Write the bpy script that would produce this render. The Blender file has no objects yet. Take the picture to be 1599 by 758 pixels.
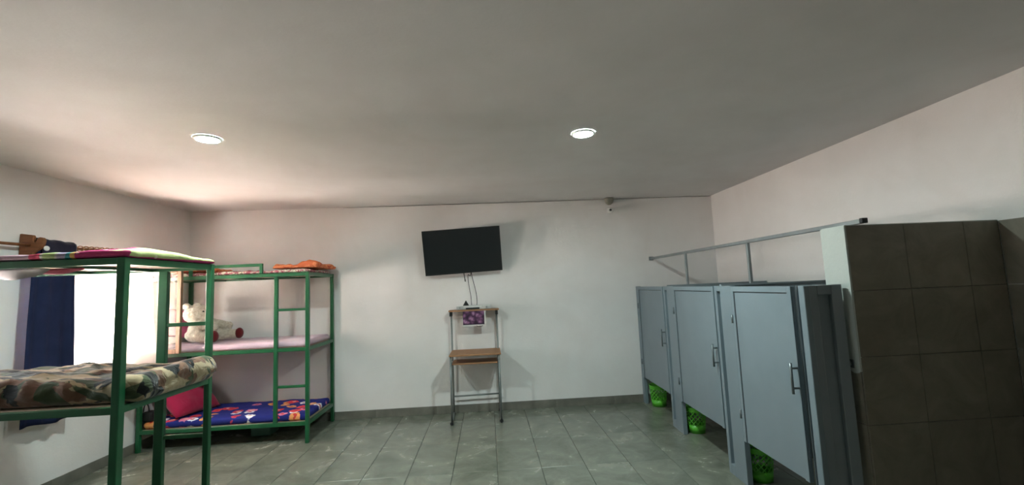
import bpy, bmesh, math, random
from mathutils import Vector, Matrix, noise

random.seed(7)
C = bpy.context.scene.collection
SC = bpy.context.scene

# ------------------------------------------------------------------ camera
YAW, PITCH, ROLL, FPX = 0.05766, 0.09814, -0.04327, 694.96
EYE = Vector((0.0, 0.0, 1.65))
cam_data = bpy.data.cameras.new('camera')
cam = bpy.data.objects.new('camera', cam_data)
C.objects.link(cam)
_f = Vector((math.sin(YAW) * math.cos(PITCH), math.cos(YAW) * math.cos(PITCH), math.sin(PITCH)))
_r = Vector((math.cos(YAW), -math.sin(YAW), 0))
_u = _r.cross(_f)
_r2 = math.cos(ROLL) * _r + math.sin(ROLL) * _u
_u2 = -math.sin(ROLL) * _r + math.cos(ROLL) * _u
M = Matrix((( _r2.x, _u2.x, -_f.x, EYE.x), (_r2.y, _u2.y, -_f.y, EYE.y), (_r2.z, _u2.z, -_f.z, EYE.z), (0, 0, 0, 1)))
cam.matrix_world = M
cam_data.sensor_fit = 'HORIZONTAL'
cam_data.sensor_width = 36
cam_data.lens = FPX * 36 / 1599
cam_data.clip_start = 0.05
SC.camera = cam

# ------------------------------------------------------------------ world, daylight, exposure
w = bpy.data.worlds.new('world')
SC.world = w
w.use_nodes = True
bg = w.node_tree.nodes['Background']
bg.inputs['Color'].default_value = (0.84, 0.92, 1.0, 1)        # bright hazy sky
bg.inputs['Strength'].default_value = 30.0
sun_data = bpy.data.lights.new('sun', 'SUN')
sun_data.energy = 880.0
sun_data.color = (1.0, 0.95, 0.91)
sun_data.angle = 0.009
sun = bpy.data.objects.new('sun', sun_data)
C.objects.link(sun)
sun.rotation_euler = Vector((-0.16, -0.60, -0.80)).to_track_quat('-Z', 'Y').to_euler()   # high sun, along the left wall
SC.view_settings.view_transform = 'Standard'
SC.view_settings.look = 'None'
SC.view_settings.exposure = 0.0
SC.view_settings.gamma = 1.0
SC.view_settings.use_curve_mapping = False
LED_STRENGTH = 1040.0
LED_COLOR = (0.82, 1.0, 0.96)
try:
    SC.cycles.use_guiding = True
    SC.cycles.max_bounces = 10
    SC.cycles.diffuse_bounces = 6
    SC.cycles.transparent_max_bounces = 12
    SC.cycles.sample_clamp_indirect = 0.0
    SC.cycles.caustics_reflective = False
    SC.cycles.caustics_refractive = False
except Exception:
    pass

# room measures (metres)
H, D, XL, XR, YF = 2.832, 6.176, -3.968, 3.262, -1.30
WIN = [(4.13, 5.27, 1.02, 2.08), (2.46, 3.30, 1.05, 2.08)]      # window openings in the left wall


def portal(name, y0, y1, z0, z1):
    l = bpy.data.lights.new(name, 'AREA')
    l.shape = 'RECTANGLE'
    l.size = (y1 - y0)
    l.size_y = (z1 - z0)
    l.cycles.is_portal = True
    o = bpy.data.objects.new(name, l)
    C.objects.link(o)
    o.location = (XL - 0.16, (y0 + y1) / 2, (z0 + z1) / 2)
    o.rotation_euler = (0, -math.pi / 2, 0)
    # local -Z must face +X (into the room); local x spans z after the rotation, so swap sizes
    l.size, l.size_y = (z1 - z0), (y1 - y0)


for i, (a, b, c, d) in enumerate(WIN):
    portal('window_portal', a, b, c, d)


# ------------------------------------------------------------------ material helpers
class NT:
    def __init__(self, name):
        self.m = bpy.data.materials.new(name)
        self.m.use_nodes = True
        self.t = self.m.node_tree
        self.b = self.t.nodes['Principled BSDF']

    def n(self, kind, **kw):
        nd = self.t.nodes.new('ShaderNode' + kind)
        for k, v in kw.items():
            if k in nd.inputs.keys():
                nd.inputs[k].default_value = v
            else:
                setattr(nd, k, v)
        return nd

    def l(self, a, b):
        self.t.links.new(a, b)

    def coord(self, kind='Object', scale=(1, 1, 1)):
        if kind == 'World':
            o = self.n('NewGeometry').outputs['Position']
        else:
            o = self.n('TexCoord').outputs[kind]
        mp = self.n('Mapping')
        mp.inputs['Scale'].default_value = scale
        self.l(o, mp.inputs['Vector'])
        return mp.outputs['Vector']

    def noise(self, vec, scale, detail=3, rough=0.5, dist=0.0):
        nd = self.n('TexNoise')
        nd.inputs['Scale'].default_value = scale
        nd.inputs['Detail'].default_value = detail
        nd.inputs['Roughness'].default_value = rough
        nd.inputs['Distortion'].default_value = dist
        self.l(vec, nd.inputs['Vector'])
        return nd.outputs['Fac']

    def ramp(self, fac, stops, interp='LINEAR'):
        r = self.n('ValToRGB')
        r.color_ramp.interpolation = interp
        e = r.color_ramp.elements
        while len(e) < len(stops):
            e.new(0.5)
        for el, (p, c) in zip(e, stops):
            el.position = p
            el.color = (c[0], c[1], c[2], 1)
        self.l(fac, r.inputs['Fac'])
        return r.outputs['Color']

    def mix(self, fac, a, b, blend='MIX'):
        m = self.n('MixRGB', blend_type=blend)
        for s, v in (('Fac', fac), ('Color1', a), ('Color2', b)):
            if isinstance(v, (int, float)):
                m.inputs[s].default_value = v
            elif isinstance(v, tuple):
                m.inputs[s].default_value = (v[0], v[1], v[2], 1)
            else:
                self.l(v, m.inputs[s])
        return m.outputs['Color']

    def math(self, op, a, b=0.0):
        m = self.n('Math', operation=op)
        for i, v in enumerate((a, b)):
            if isinstance(v, (int, float)):
                m.inputs[i].default_value = v
            else:
                self.l(v, m.inputs[i])
        return m.outputs[0]

    def col(self, c):
        if isinstance(c, tuple):
            self.b.inputs['Base Color'].default_value = (c[0], c[1], c[2], 1)
        else:
            self.l(c, self.b.inputs['Base Color'])

    def bump(self, fac, strength=0.2, dist=0.01):
        bp = self.n('Bump')
        bp.inputs['Strength'].default_value = strength
        bp.inputs['Distance'].default_value = dist
        self.l(fac, bp.inputs['Height'])
        self.l(bp.outputs['Normal'], self.b.inputs['Normal'])

    def set(self, rough=0.5, metal=0.0, spec=0.5):
        self.b.inputs['Roughness'].default_value = rough
        self.b.inputs['Metallic'].default_value = metal
        self.b.inputs['Specular IOR Level'].default_value = spec


def plain(name, c, rough=0.5, metal=0.0, var=0.12, scale=9.0, bump=0.0, spec=0.5, bscale=60):
    t = NT(name)
    v = t.coord('Object')
    f = t.noise(v, scale, 4)
    a = tuple(x * (1 - var) for x in c)
    b = tuple(min(1, x * (1 + var)) for x in c)
    t.col(t.ramp(f, [(0.3, a), (0.7, b)]))
    t.set(rough, metal, spec)
    if bump:
        t.bump(t.noise(v, bscale, 3), bump, 0.004)
    return t.m


def plaster(name, c, stain, amount=0.5):
    t = NT(name)
    v = t.coord('World')
    big = t.noise(v, 0.8, 5, 0.6, 0.6)
    f2 = t.noise(v, 3.5, 4)
    k = t.ramp(big, [(0.42, (0, 0, 0)), (0.72, (amount, amount, amount))])
    base = t.mix(k, c, stain)
    base = t.mix(0.08, base, t.ramp(f2, [(0.3, (0.55, 0.55, 0.52)), (0.7, (1, 1, 1))]), 'MULTIPLY')
    t.col(base)
    t.set(0.85, 0, 0.25)
    t.bump(t.noise(v, 38, 6, 0.65), 0.22, 0.006)
    return t.m


def make_floor_tile():
    t = NT('floor_tile_glazed')
    v = t.coord('World', (1.0, 1.0, 1.0))
    oi = t.n('ObjectInfo')
    off = t.n('VectorMath', operation='SCALE')
    off.inputs[0].default_value = (7.3, 3.1, 5.7)
    t.l(oi.outputs['Random'], off.inputs['Scale'])
    ad = t.n('VectorMath', operation='ADD')
    t.l(v, ad.inputs[0])
    t.l(off.outputs['Vector'], ad.inputs[1])
    vv = ad.outputs['Vector']
    cl = t.noise(vv, 3.0, 6, 0.62, 0.9)
    c = t.ramp(cl, [(0.30, (0.105, 0.118, 0.092)), (0.5, (0.156, 0.168, 0.135)), (0.72, (0.24, 0.245, 0.20))])
    vein = t.noise(vv, 1.6, 5, 0.6, 1.6)
    vm = t.ramp(vein, [(0.485, (0, 0, 0)), (0.50, (1, 1, 1)), (0.515, (0, 0, 0))])
    c = t.mix(t.math('MULTIPLY', vm, 0.09), c, (0.36, 0.36, 0.31))
    c = t.mix(t.math('MULTIPLY', oi.outputs['Random'], 0.18), c, (0.15, 0.15, 0.12))
    t.col(c)
    t.set(0.22, 0, 0.5)
    r = t.ramp(cl, [(0.3, (0.17, 0.17, 0.17)), (0.7, (0.30, 0.30, 0.30))])
    t.l(r, t.b.inputs['Roughness'])
    t.bump(t.noise(vv, 5, 3), 0.03, 0.01)
    return t.m


def make_wall_tile():
    t = NT('wall_tile_brown')
    v = t.coord('World')
    cl = t.noise(v, 4.0, 6, 0.65, 0.8)
    t.col(t.ramp(cl, [(0.3, (0.145, 0.132, 0.100)), (0.7, (0.225, 0.206, 0.165))]))
    t.set(0.45, 0, 0.35)
    return t.m


def make_wood(name, c1, c2, scale=(2, 22, 22), rough=0.55):
    t = NT(name)
    v = t.coord('Object', scale)
    f = t.noise(v, 2.2, 5, 0.6, 0.8)
    t.col(t.ramp(f, [(0.3, c1), (0.7, c2)]))
    t.set(rough, 0, 0.4)
    t.bump(f, 0.08, 0.003)
    return t.m


def fabric_bump(t, v, s=7, strength=0.35):
    a = t.noise(v, s, 3, 0.55, 0.6)
    t.bump(a, strength, 0.03)


def make_camo():
    t = NT('camouflage_cloth')
    v = t.coord('World', (1.0, 1.9, 1.6))
    a = t.noise(v, 3.3, 3, 0.5, 0.9)
    mp = t.n('Mapping')
    mp.inputs['Location'].default_value = (5.3, 2.2, 9.1)
    t.l(v, mp.inputs['Vector'])
    b = t.noise(mp.outputs['Vector'], 2.9, 3, 0.5, 1.1)
    mp2 = t.n('Mapping')
    mp2.inputs['Location'].default_value = (-3.3, 8.2, 1.1)
    t.l(v, mp2.inputs['Vector'])
    d = t.noise(mp2.outputs['Vector'], 3.6, 3, 0.5, 1.1)
    c = t.ramp(a, [(0.0, (0.33, 0.255, 0.155)), (0.52, (0.33, 0.255, 0.155)), (0.53, (0.16, 0.085, 0.055))], 'LINEAR')
    c = t.mix(t.ramp(b, [(0.535, (0, 0, 0)), (0.55, (1, 1, 1))]), c, (0.060, 0.075, 0.040))
    c = t.mix(t.ramp(d, [(0.55, (0, 0, 0)), (0.565, (1, 1, 1))]), c, (0.012, 0.012, 0.012))
    t.col(c)
    t.set(0.9, 0, 0.1)
    t.b.inputs['Sheen Weight'].default_value = 0.25
    fabric_bump(t, v, 7, 0.7)
    return t.m


def make_blue_floral():
    t = NT('blue_floral_cloth')
    v = t.coord('World', (1, 1, 1))
    base = (0.022, 0.030, 0.20)
    out = base
    for k, (loc, sc, sat) in enumerate((((0, 0, 0), 5.6, 1), ((3.37, 1.71, 0), 5.0, 1))):
        mp = t.n('Mapping')
        mp.inputs['Location'].default_value = loc
        t.l(v, mp.inputs['Vector'])
        nz = t.n('TexNoise', Scale=16.0)
        t.l(mp.outputs['Vector'], nz.inputs['Vector'])
        vec = t.n('MixRGB', blend_type='LINEAR_LIGHT')
        vec.inputs['Fac'].default_value = 0.035
        t.l(mp.outputs['Vector'], vec.inputs['Color1'])
        t.l(nz.outputs['Color'], vec.inputs['Color2'])
        flat = t.n('VectorMath', operation='MULTIPLY')
        flat.inputs[1].default_value = (1, 1, 0.02)
        t.l(vec.outputs['Color'], flat.inputs[0])
        vo = t.n('TexVoronoi', voronoi_dimensions='2D', Scale=sc, Randomness=0.75)
        t.l(flat.outputs['Vector'], vo.inputs['Vector'])
        sep = t.n('SeparateColor')
        t.l(vo.outputs['Color'], sep.inputs['Color'])
        petal = t.ramp(sep.outputs['Red'], [(0.0, (0.80, 0.80, 0.85)), (0.25, (0.72, 0.07, 0.09)), (0.5, (0.75, 0.22, 0.36)),
                                            (0.7, (0.78, 0.33, 0.12)), (0.85, (0.62, 0.06, 0.10))], 'CONSTANT')
        m = t.ramp(vo.outputs['Distance'], [(0.29, (1, 1, 1)), (0.31, (0, 0, 0))])
        core = t.ramp(vo.outputs['Distance'], [(0.10, (1, 1, 1)), (0.13, (0, 0, 0))])
        petal = t.mix(core, petal, t.ramp(sep.outputs['Green'], [(0, (0.55, 0.05, 0.05)), (0.5, (0.8, 0.45, 0.35))], 'CONSTANT'))
        keep = t.math('GREATER_THAN', sep.outputs['Blue'], 0.45)
        out = t.mix(t.math('MULTIPLY', m, keep), out, petal)
    t.col(out)
    t.set(0.85, 0, 0.15)
    fabric_bump(t, v, 6, 0.3)
    return t.m


def make_quilt():
    """patchwork print: bands of colour across the length with a wavy border"""
    t = NT('patchwork_quilt_cloth')
    v = t.coord('World')
    nz = t.noise(v, 3.0, 2, 0.5, 0.4)
    sx = t.n('SeparateXYZ')
    t.l(v, sx.inputs['Vector'])
    u = t.math('ADD', t.math('MULTIPLY', t.math('ADD', sx.outputs['X'], 3.95), 0.5405), t.math('MULTIPLY', t.math('SUBTRACT', nz, 0.5), 0.07))
    u = t.math('ADD', u, t.math('MULTIPLY', t.math('SUBTRACT', sx.outputs['Y'], 2.735), 0.05))
    # u runs 0 at the wall to about 1 at the foot end
    P, W, G, L, T, O, Mg, R = (0.50, 0.34, 0.40), (0.55, 0.51, 0.47), (0.40, 0.48, 0.23), (0.40, 0.34, 0.48), (0.07, 0.28, 0.30), (0.66, 0.40, 0.14), (0.40, 0.045, 0.14), (0.60, 0.08, 0.15)
    st = [(0.0, Mg), (0.12, G), (0.24, W), (0.34, T), (0.42, O), (0.50, W), (0.56, P), (0.690, R), (0.726, W), (0.732, G), (0.768, W), (0.776, L), (0.800, T), (0.816, O), (0.832, Mg)]
    c = t.ramp(u, st, 'CONSTANT')
    # pale lime patch folded over the foot end, pink below it
    blob = t.math('ADD', t.math('MULTIPLY', sx.outputs['Y'], 0.6), t.math('MULTIPLY', nz, 0.22))
    end = t.math('MULTIPLY', t.math('GREATER_THAN', u, 0.935), t.math('GREATER_THAN', blob, 1.79))
    lowz = t.math('SUBTRACT', t.math('ADD', sx.outputs['Z'], t.math('MULTIPLY', nz, 0.03)), t.math('MULTIPLY', sx.outputs['Y'], 0.012))
    end = t.math('MULTIPLY', end, t.math('GREATER_THAN', lowz, 1.915))
    c = t.mix(end, c, (0.42, 0.47, 0.21))
    sp = t.n('TexVoronoi', Scale=13.0)
    t.l(v, sp.inputs['Vector'])
    dots = t.ramp(sp.outputs['Distance'], [(0.14, (1, 1, 1)), (0.18, (0, 0, 0))])
    c = t.mix(t.math('MULTIPLY', dots, 0.55), c, (0.75, 0.62, 0.58))
    t.col(c)
    t.set(0.9, 0, 0.1)
    fabric_bump(t, v, 10, 0.35)
    return t.m


def make_print_bedding(name, cols, scale=9):
    t = NT(name)
    v = t.coord('World')
    f = t.noise(v, scale, 3, 0.55, 1.0)
    n = len(cols)
    t.col(t.ramp(f, [(0.30 + 0.40 * i / max(1, n - 1), c) for i, c in enumerate(cols)], 'CONSTANT'))
    t.set(0.9, 0, 0.1)
    fabric_bump(t, v, 12, 0.35)
    return t.m


def make_cloth(name, c, var=0.10, s=6, strength=0.3, sheen=0.2):
    t = NT(name)
    v = t.coord('World')
    f = t.noise(v, 5, 4)
    t.col(t.ramp(f, [(0.3, tuple(x * (1 - var) for x in c)), (0.7, tuple(min(1, x * (1 + var)) for x in c))]))
    t.set(0.92, 0, 0.1)
    t.b.inputs['Sheen Weight'].default_value = sheen
    fabric_bump(t, v, s, strength)
    return t.m


def make_sheer():
    t = NT('sheer_white_voile')
    t.t.nodes.remove(t.b)
    out = t.t.nodes['Material Output']
    v = t.coord('Object', (1, 1, 1))
    tr = t.n('BsdfTransparent')
    tl = t.n('BsdfTranslucent')
    df = t.n('BsdfDiffuse')
    tl.inputs['Color'].default_value = (0.96, 0.78, 0.66, 1)
    df.inputs['Color'].default_value = (0.90, 0.80, 0.74, 1)
    a = t.n('MixShader')
    a.inputs['Fac'].default_value = 0.35
    t.l(tl.outputs[0], a.inputs[1])
    t.l(df.outputs[0], a.inputs[2])
    b = t.n('MixShader')
    b.inputs['Fac'].default_value = 0.22
    t.l(a.outputs[0], b.inputs[1])
    t.l(tr.outputs[0], b.inputs[2])
    t.l(b.outputs[0], out.inputs['Surface'])
    return t.m


def make_glass():
    t = NT('window_glass')
    t.t.nodes.remove(t.b)
    out = t.t.nodes['Material Output']
    tr = t.n('BsdfTransparent')
    tr.inputs['Color'].default_value = (0.95, 0.97, 0.96, 1)
    gl = t.n('BsdfGlossy')
    gl.inputs['Roughness'].default_value = 0.03
    df = t.n('BsdfTranslucent')
    df.inputs['Color'].default_value = (0.9, 0.9, 0.88, 1)
    dirt = t.n('MixShader')
    f = t.noise(t.coord('Object'), 4, 4)
    t.l(t.ramp(f, [(0.3, (0.04,) * 3), (0.8, (0.14,) * 3)]), dirt.inputs['Fac'])
    t.l(tr.outputs[0], dirt.inputs[1])
    t.l(df.outputs[0], dirt.inputs[2])
    m = t.n('MixShader')
    fr = t.n('Fresnel', IOR=1.45)
    t.l(fr.outputs[0], m.inputs['Fac'])
    t.l(dirt.outputs[0], m.inputs[1])
    t.l(gl.outputs[0], m.inputs[2])
    t.l(m.outputs[0], out.inputs['Surface'])
    return t.m


def make_photo_print():
    t = NT('purple_flower_print')
    v = t.coord('Object')
    nz = t.n('TexNoise', Scale=30.0)
    t.l(v, nz.inputs['Vector'])
    vec = t.n('MixRGB', blend_type='LINEAR_LIGHT')
    vec.inputs['Fac'].default_value = 0.02
    t.l(v, vec.inputs['Color1'])
    t.l(nz.outputs['Color'], vec.inputs['Color2'])
    vo = t.n('TexVoronoi', Scale=18.0)
    t.l(vec.outputs['Color'], vo.inputs['Vector'])
    c = t.ramp(vo.outputs['Distance'], [(0.0, (0.50, 0.33, 0.44)), (0.30, (0.27, 0.12, 0.23)), (0.55, (0.09, 0.035, 0.085)), (0.8, (0.03, 0.012, 0.03))])
    sx = t.n('SeparateXYZ')
    t.l(v, sx.inputs['Vector'])
    low = t.ramp(sx.outputs['Z'], [(0.0, (1, 1, 1)), (0.03, (0, 0, 0))])
    lowm = t.ramp(t.math('SUBTRACT', sx.outputs['Z'], 0.015), [(0.0, (1, 1, 1)), (0.025, (0, 0, 0))])
    c = t.mix(lowm, c, (0.03, 0.015, 0.035))
    t.col(c)
    t.set(0.4, 0, 0.4)
    return t.m


def make_emit(name, c, s):
    t = NT(name)
    t.b.inputs['Emission Color'].default_value = (c[0], c[1], c[2], 1)
    t.b.inputs['Emission Strength'].default_value = s
    t.col((0.8, 0.8, 0.8))
    return t.m


def make_fur():
    t = NT('cream_plush')
    v = t.coord('World')
    f = t.noise(v, 30, 5, 0.65, 0.8)
    t.col(t.ramp(f, [(0.3, (0.40, 0.345, 0.27)), (0.7, (0.62, 0.57, 0.48))]))
    t.set(0.95, 0, 0.1)
    t.b.inputs['Sheen Weight'].default_value = 0.4
    t.bump(f, 0.6, 0.012)
    return t.m


MT = {
    'wall': plaster('wall_plaster', (0.785, 0.78, 0.775), (0.66, 0.61, 0.575), 0.40),
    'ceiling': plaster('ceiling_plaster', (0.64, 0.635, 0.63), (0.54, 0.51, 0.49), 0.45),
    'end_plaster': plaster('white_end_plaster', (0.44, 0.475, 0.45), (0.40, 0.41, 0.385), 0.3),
    'earth': plain('sunlit_tan_earth', (0.48, 0.425, 0.40), 0.95, var=0.08, scale=0.6),
    'grout': plain('grout', (0.045, 0.045, 0.038), 0.9, var=0.2, scale=4),
    'grout_wall': plain('wall_grout', (0.05, 0.045, 0.03), 0.9),
    'floor_tile': make_floor_tile(),
    'base_tile': plain('baseboard_tile_grey', (0.165, 0.160, 0.135), 0.35, var=0.25, scale=6),
    'wall_tile': make_wall_tile(),
    'green': plain('green_enamel', (0.012, 0.105, 0.040), 0.33, var=0.15, scale=5, spec=0.5),
    'grey': plain('blue_grey_enamel', (0.170, 0.215, 0.243), 0.42, var=0.06, scale=3),
    'grey_dark': plain('grey_enamel_inside', (0.20, 0.235, 0.26), 0.5, var=0.06, scale=3),
    'shadow_gap': plain('dark_seam_shade', (0.02, 0.02, 0.022), 0.7),  # shade in the door seams, put in as a dark colour
    'steel': plain('dull_steel', (0.30, 0.33, 0.34), 0.38, 0.7, var=0.1),
    'handle': plain('brushed_handle_steel', (0.16, 0.18, 0.19), 0.35, 0.6),
    'desk_tube': plain('grey_painted_tube', (0.20, 0.215, 0.21), 0.4, 0.2),
    'black': plain('black_plastic', (0.012, 0.013, 0.014), 0.45),
    'screen': plain('tv_screen', (0.010, 0.013, 0.015), 0.28, var=0.03),
    'desk_wood': make_wood('desk_plywood', (0.24, 0.115, 0.052), (0.38, 0.20, 0.10)),
    'brown_wood': make_wood('stained_brown_wood', (0.15, 0.052, 0.018), (0.27, 0.105, 0.038)),
    'pale_wood': make_wood('pale_window_wood', (0.13, 0.070, 0.035), (0.24, 0.14, 0.08), (14, 14, 2)),
    'ply': make_wood('pale_bed_board', (0.55, 0.42, 0.31), (0.72, 0.58, 0.45)),
    'silver': plain('silver_plastic', (0.50, 0.52, 0.51), 0.35, 0.3),
    'white_plastic': plain('white_plastic', (0.72, 0.72, 0.69), 0.4),
    'cam_grey': plain('grey_camera_shell', (0.22, 0.22, 0.18), 0.5),
    'lime': plain('green_basket_plastic', (0.10, 0.46, 0.035), 0.38, var=0.08),
    'bin': plain('teal_green_plastic', (0.08, 0.18, 0.13), 0.45),
    'camo': make_camo(), 'blue_floral': make_blue_floral(), 'quilt': make_quilt(),
    'lilac': make_cloth('lilac_sheet', (0.62, 0.47, 0.56), 0.08),
    'white_sheet': make_cloth('white_sheet', (0.50, 0.46, 0.48), 0.06),
    'top_print': make_print_bedding('pale_floral_bedding', [(0.55, 0.42, 0.38), (0.36, 0.10, 0.13), (0.62, 0.55, 0.46), (0.20, 0.16, 0.12), (0.60, 0.50, 0.46)], 11),
    'orange': make_print_bedding('orange_print_blanket', [(0.62, 0.16, 0.07), (0.72, 0.24, 0.11), (0.55, 0.11, 0.06), (0.70, 0.42, 0.30)], 8),
    'red_cloth': make_cloth('dark_red_cloth', (0.26, 0.025, 0.05)),
    'pink_pillow': make_cloth('pink_pillow_cloth', (0.48, 0.10, 0.19)),
    'crimson': make_cloth('crimson_pillow_cloth', (0.36, 0.015, 0.06), 0.12, 9, 0.3),
    'navy': make_cloth('navy_curtain_cloth', (0.018, 0.024, 0.062), 0.15, 4, 0.15, 0.0),
    'dark_navy': make_cloth('dark_navy_trouser_cloth', (0.010, 0.011, 0.028), 0.15),
    'sheer': make_sheer(), 'glass': make_glass(), 'photo': make_photo_print(),
    'fur': make_fur(), 'sole': make_cloth('dark_red_plush', (0.13, 0.014, 0.016)),
    'led': make_emit('led_diffuser', LED_COLOR, LED_STRENGTH),
    'mattress_side': make_cloth('foam_cover', (0.42, 0.38, 0.36)),
}


# ------------------------------------------------------------------ mesh helpers
class MB:
    """collects shapes in world (or local) coordinates, then builds ONE mesh object"""

    def __init__(self):
        self.bm = bmesh.new()

    def add(self, verts, faces, mat4=None):
        vs = [self.bm.verts.new(mat4 @ Vector(v) if mat4 else v) for v in verts]
        for f in faces:
            try:
                self.bm.faces.new([vs[i] for i in f])
            except ValueError:
                pass
        return vs

    def box(self, x0, x1, y0, y1, z0, z1, mat4=None):
        v = [(x0, y0, z0), (x1, y0, z0), (x1, y1, z0), (x0, y1, z0), (x0, y0, z1), (x1, y0, z1), (x1, y1, z1), (x0, y1, z1)]
        f = [(3, 2, 1, 0), (4, 5, 6, 7), (0, 1, 5, 4), (1, 2, 6, 5), (2, 3, 7, 6), (3, 0, 4, 7)]
        self.add(v, f, mat4)
        return self

    def prism(self, pts, axis, a0, a1):
        """extrude a polygon of (u, v) along an axis"""
        def P(u, v, a):
            return {'x': (a, u, v), 'y': (u, a, v), 'z': (u, v, a)}[axis]
        n = len(pts)
        v = [P(u, q, a0) for u, q in pts] + [P(u, q, a1) for u, q in pts]
        f = [tuple(range(n - 1, -1, -1)), tuple(range(n, 2 * n))] + [(i, (i + 1) % n, n + (i + 1) % n, n + i) for i in range(n)]
        self.add(v, f)
        bmesh.ops.recalc_face_normals(self.bm, faces=self.bm.faces)
        return self

    def tube(self, pts, r, seg=10, cap=True):
        """round tube along a polyline; r may be a list"""
        pts = [Vector(p) for p in pts]
        n = len(pts)
        rr = r if isinstance(r, (list, tuple)) else [r] * n
        rings = []
        prev = None
        for i, p in enumerate(pts):
            d = (pts[min(i + 1, n - 1)] - pts[max(i - 1, 0)]).normalized()
            if prev is None:
                a = d.cross(Vector((0, 0, 1)))
                if a.length < 1e-3:
                    a = d.cross(Vector((1, 0, 0)))
            else:
                a = prev - d * prev.dot(d)
            a.normalize()
            prev = a
            b = d.cross(a)
            rings.append([self.bm.verts.new(p + (a * math.cos(2 * math.pi * k / seg) + b * math.sin(2 * math.pi * k / seg)) * rr[i]) for k in range(seg)])
        for i in range(n - 1):
            for k in range(seg):
                f = self.bm.faces.new((rings[i][k], rings[i][(k + 1) % seg], rings[i + 1][(k + 1) % seg], rings[i + 1][k]))
                f.smooth = True
        if cap:
            self.bm.faces.new(rings[0][::-1])
            self.bm.faces.new(rings[-1])
        return self

    def lathe(self, prof, cx, cy, seg=28, smooth=True):
        """profile of (r, z) around a vertical axis"""
        rings = [[self.bm.verts.new((cx + r * math.cos(2 * math.pi * k / seg), cy + r * math.sin(2 * math.pi * k / seg), z)) for k in range(seg)] for r, z in prof]
        for i in range(len(rings) - 1):
            for k in range(seg):
                f = self.bm.faces.new((rings[i][k], rings[i][(k + 1) % seg], rings[i + 1][(k + 1) % seg], rings[i + 1][k]))
                f.smooth = smooth
        return self

    def ball(self, c, r, u=16, v=10, mat4=None):
        g = bmesh.ops.create_uvsphere(self.bm, u_segments=u, v_segments=v, radius=1.0)
        rx, ry, rz = r if isinstance(r, (tuple, list)) else (r, r, r)
        T = Matrix.Translation(c) @ (mat4 if mat4 else Matrix.Identity(4)) @ Matrix.Diagonal((rx, ry, rz, 1))
        bmesh.ops.transform(self.bm, matrix=T, verts=g['verts'])
        for vtx in g['verts']:
            for f in vtx.link_faces:
                f.smooth = True
        return self

    def grid(self, fn, nu, nv, smooth=True):
        vs = [[self.bm.verts.new(fn(i / nu, j / nv)) for j in range(nv + 1)] for i in range(nu + 1)]
        for i in range(nu):
            for j in range(nv):
                f = self.bm.faces.new((vs[i][j], vs[i + 1][j], vs[i + 1][j + 1], vs[i][j + 1]))
                f.smooth = smooth
        return self


def origin_of(o):
    v = Vector((0, 0, 0))
    while o is not None:
        v = v + Vector(o.location)
        o = o.parent
    return v


def build(name, mb, mat, parent=None, local=False, bevel=0.0, seg=1, base=None):
    """link the shapes of MB as one mesh object; world coordinates unless local"""
    bm = mb.bm
    if parent is not None:
        off = Vector((0, 0, 0)) if local else origin_of(parent)
    else:
        if base is None:
            xs = [v.co for v in bm.verts]
            base = Vector(((min(v.x for v in xs) + max(v.x for v in xs)) / 2, (min(v.y for v in xs) + max(v.y for v in xs)) / 2, min(v.z for v in xs)))
        off = Vector(base)
    bmesh.ops.translate(bm, vec=-off, verts=bm.verts)
    me = bpy.data.meshes.new(name)
    bm.to_mesh(me)
    bm.free()
    me.materials.append(mat)
    o = bpy.data.objects.new(name, me)
    C.objects.link(o)
    if parent is not None:
        o.parent = parent
    else:
        o.location = off
    if bevel:
        b = o.modifiers.new('bevel', 'BEVEL')
        b.width = bevel
        b.segments = seg
        b.limit_method = 'ANGLE'
    return o


def thing(name, label, cat, loc=(0, 0, 0), rz=0.0, group=None):
    o = bpy.data.objects.new(name, None)
    o.empty_display_size = 0.1
    C.objects.link(o)
    o.location = loc
    o.rotation_euler = (0, 0, rz)
    return tag(o, label, cat, group)


def tag(o, label, cat, group=None):
    o['label'] = label
    o['category'] = cat
    if group:
        o['group'] = group
    return o


def struct(name, mb, mat, bevel=0.0):
    o = build(name, mb, mat, base=(0, 0, 0), bevel=bevel)
    o['kind'] = 'structure'
    return o


def bx(*a):
    return MB().box(*a)


# ------------------------------------------------------------------ room shell
fl = struct('floor', bx(XL - 0.15, XR + 0.15, YF - 0.15, D + 0.15, -0.12, -0.006), MT['grout'])
TILE_X0, TW, TL, GAP = 0.022, 0.402, 0.804, 0.0040
tile_mesh = {}


def tile_piece(name, parent, mat, lo, hi, axis):
    """a thin tile with softened edges between two corners; axis = thickness axis. Shares mesh data between equal sizes"""
    size = tuple(round(hi[i] - lo[i], 4) for i in range(3))
    key = (name, size, axis)
    if key not in tile_mesh:
        sx, sy, sz = size
        bm = bmesh.new()
        bmesh.ops.create_cube(bm, size=1.0)
        bmesh.ops.scale(bm, vec=size, verts=bm.verts)
        bmesh.ops.bevel(bm, geom=bm.edges[:], offset=0.0012, segments=1, affect='EDGES')
        me = bpy.data.meshes.new(name)
        bm.to_mesh(me)
        bm.free()
        me.materials.append(mat)
        tile_mesh[key] = me
    o = bpy.data.objects.new(name, tile_mesh[key])
    C.objects.link(o)
    o.parent = parent
    o.location = Vector([(lo[i] + hi[i]) / 2 for i in range(3)]) - origin_of(parent)
    return o


def cuts(a, b, first, step):
    k = math.ceil((a - first) / step - 1e-6)
    xs = [a]
    while first + k * step < b - 1e-4:
        x = first + k * step
        if x > a + 0.02:
            xs.append(x)
        k += 1
    if b - xs[-1] < 0.02 and len(xs) > 1:
        xs[-1] = b
    else:
        xs.append(b)
    return xs


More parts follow.
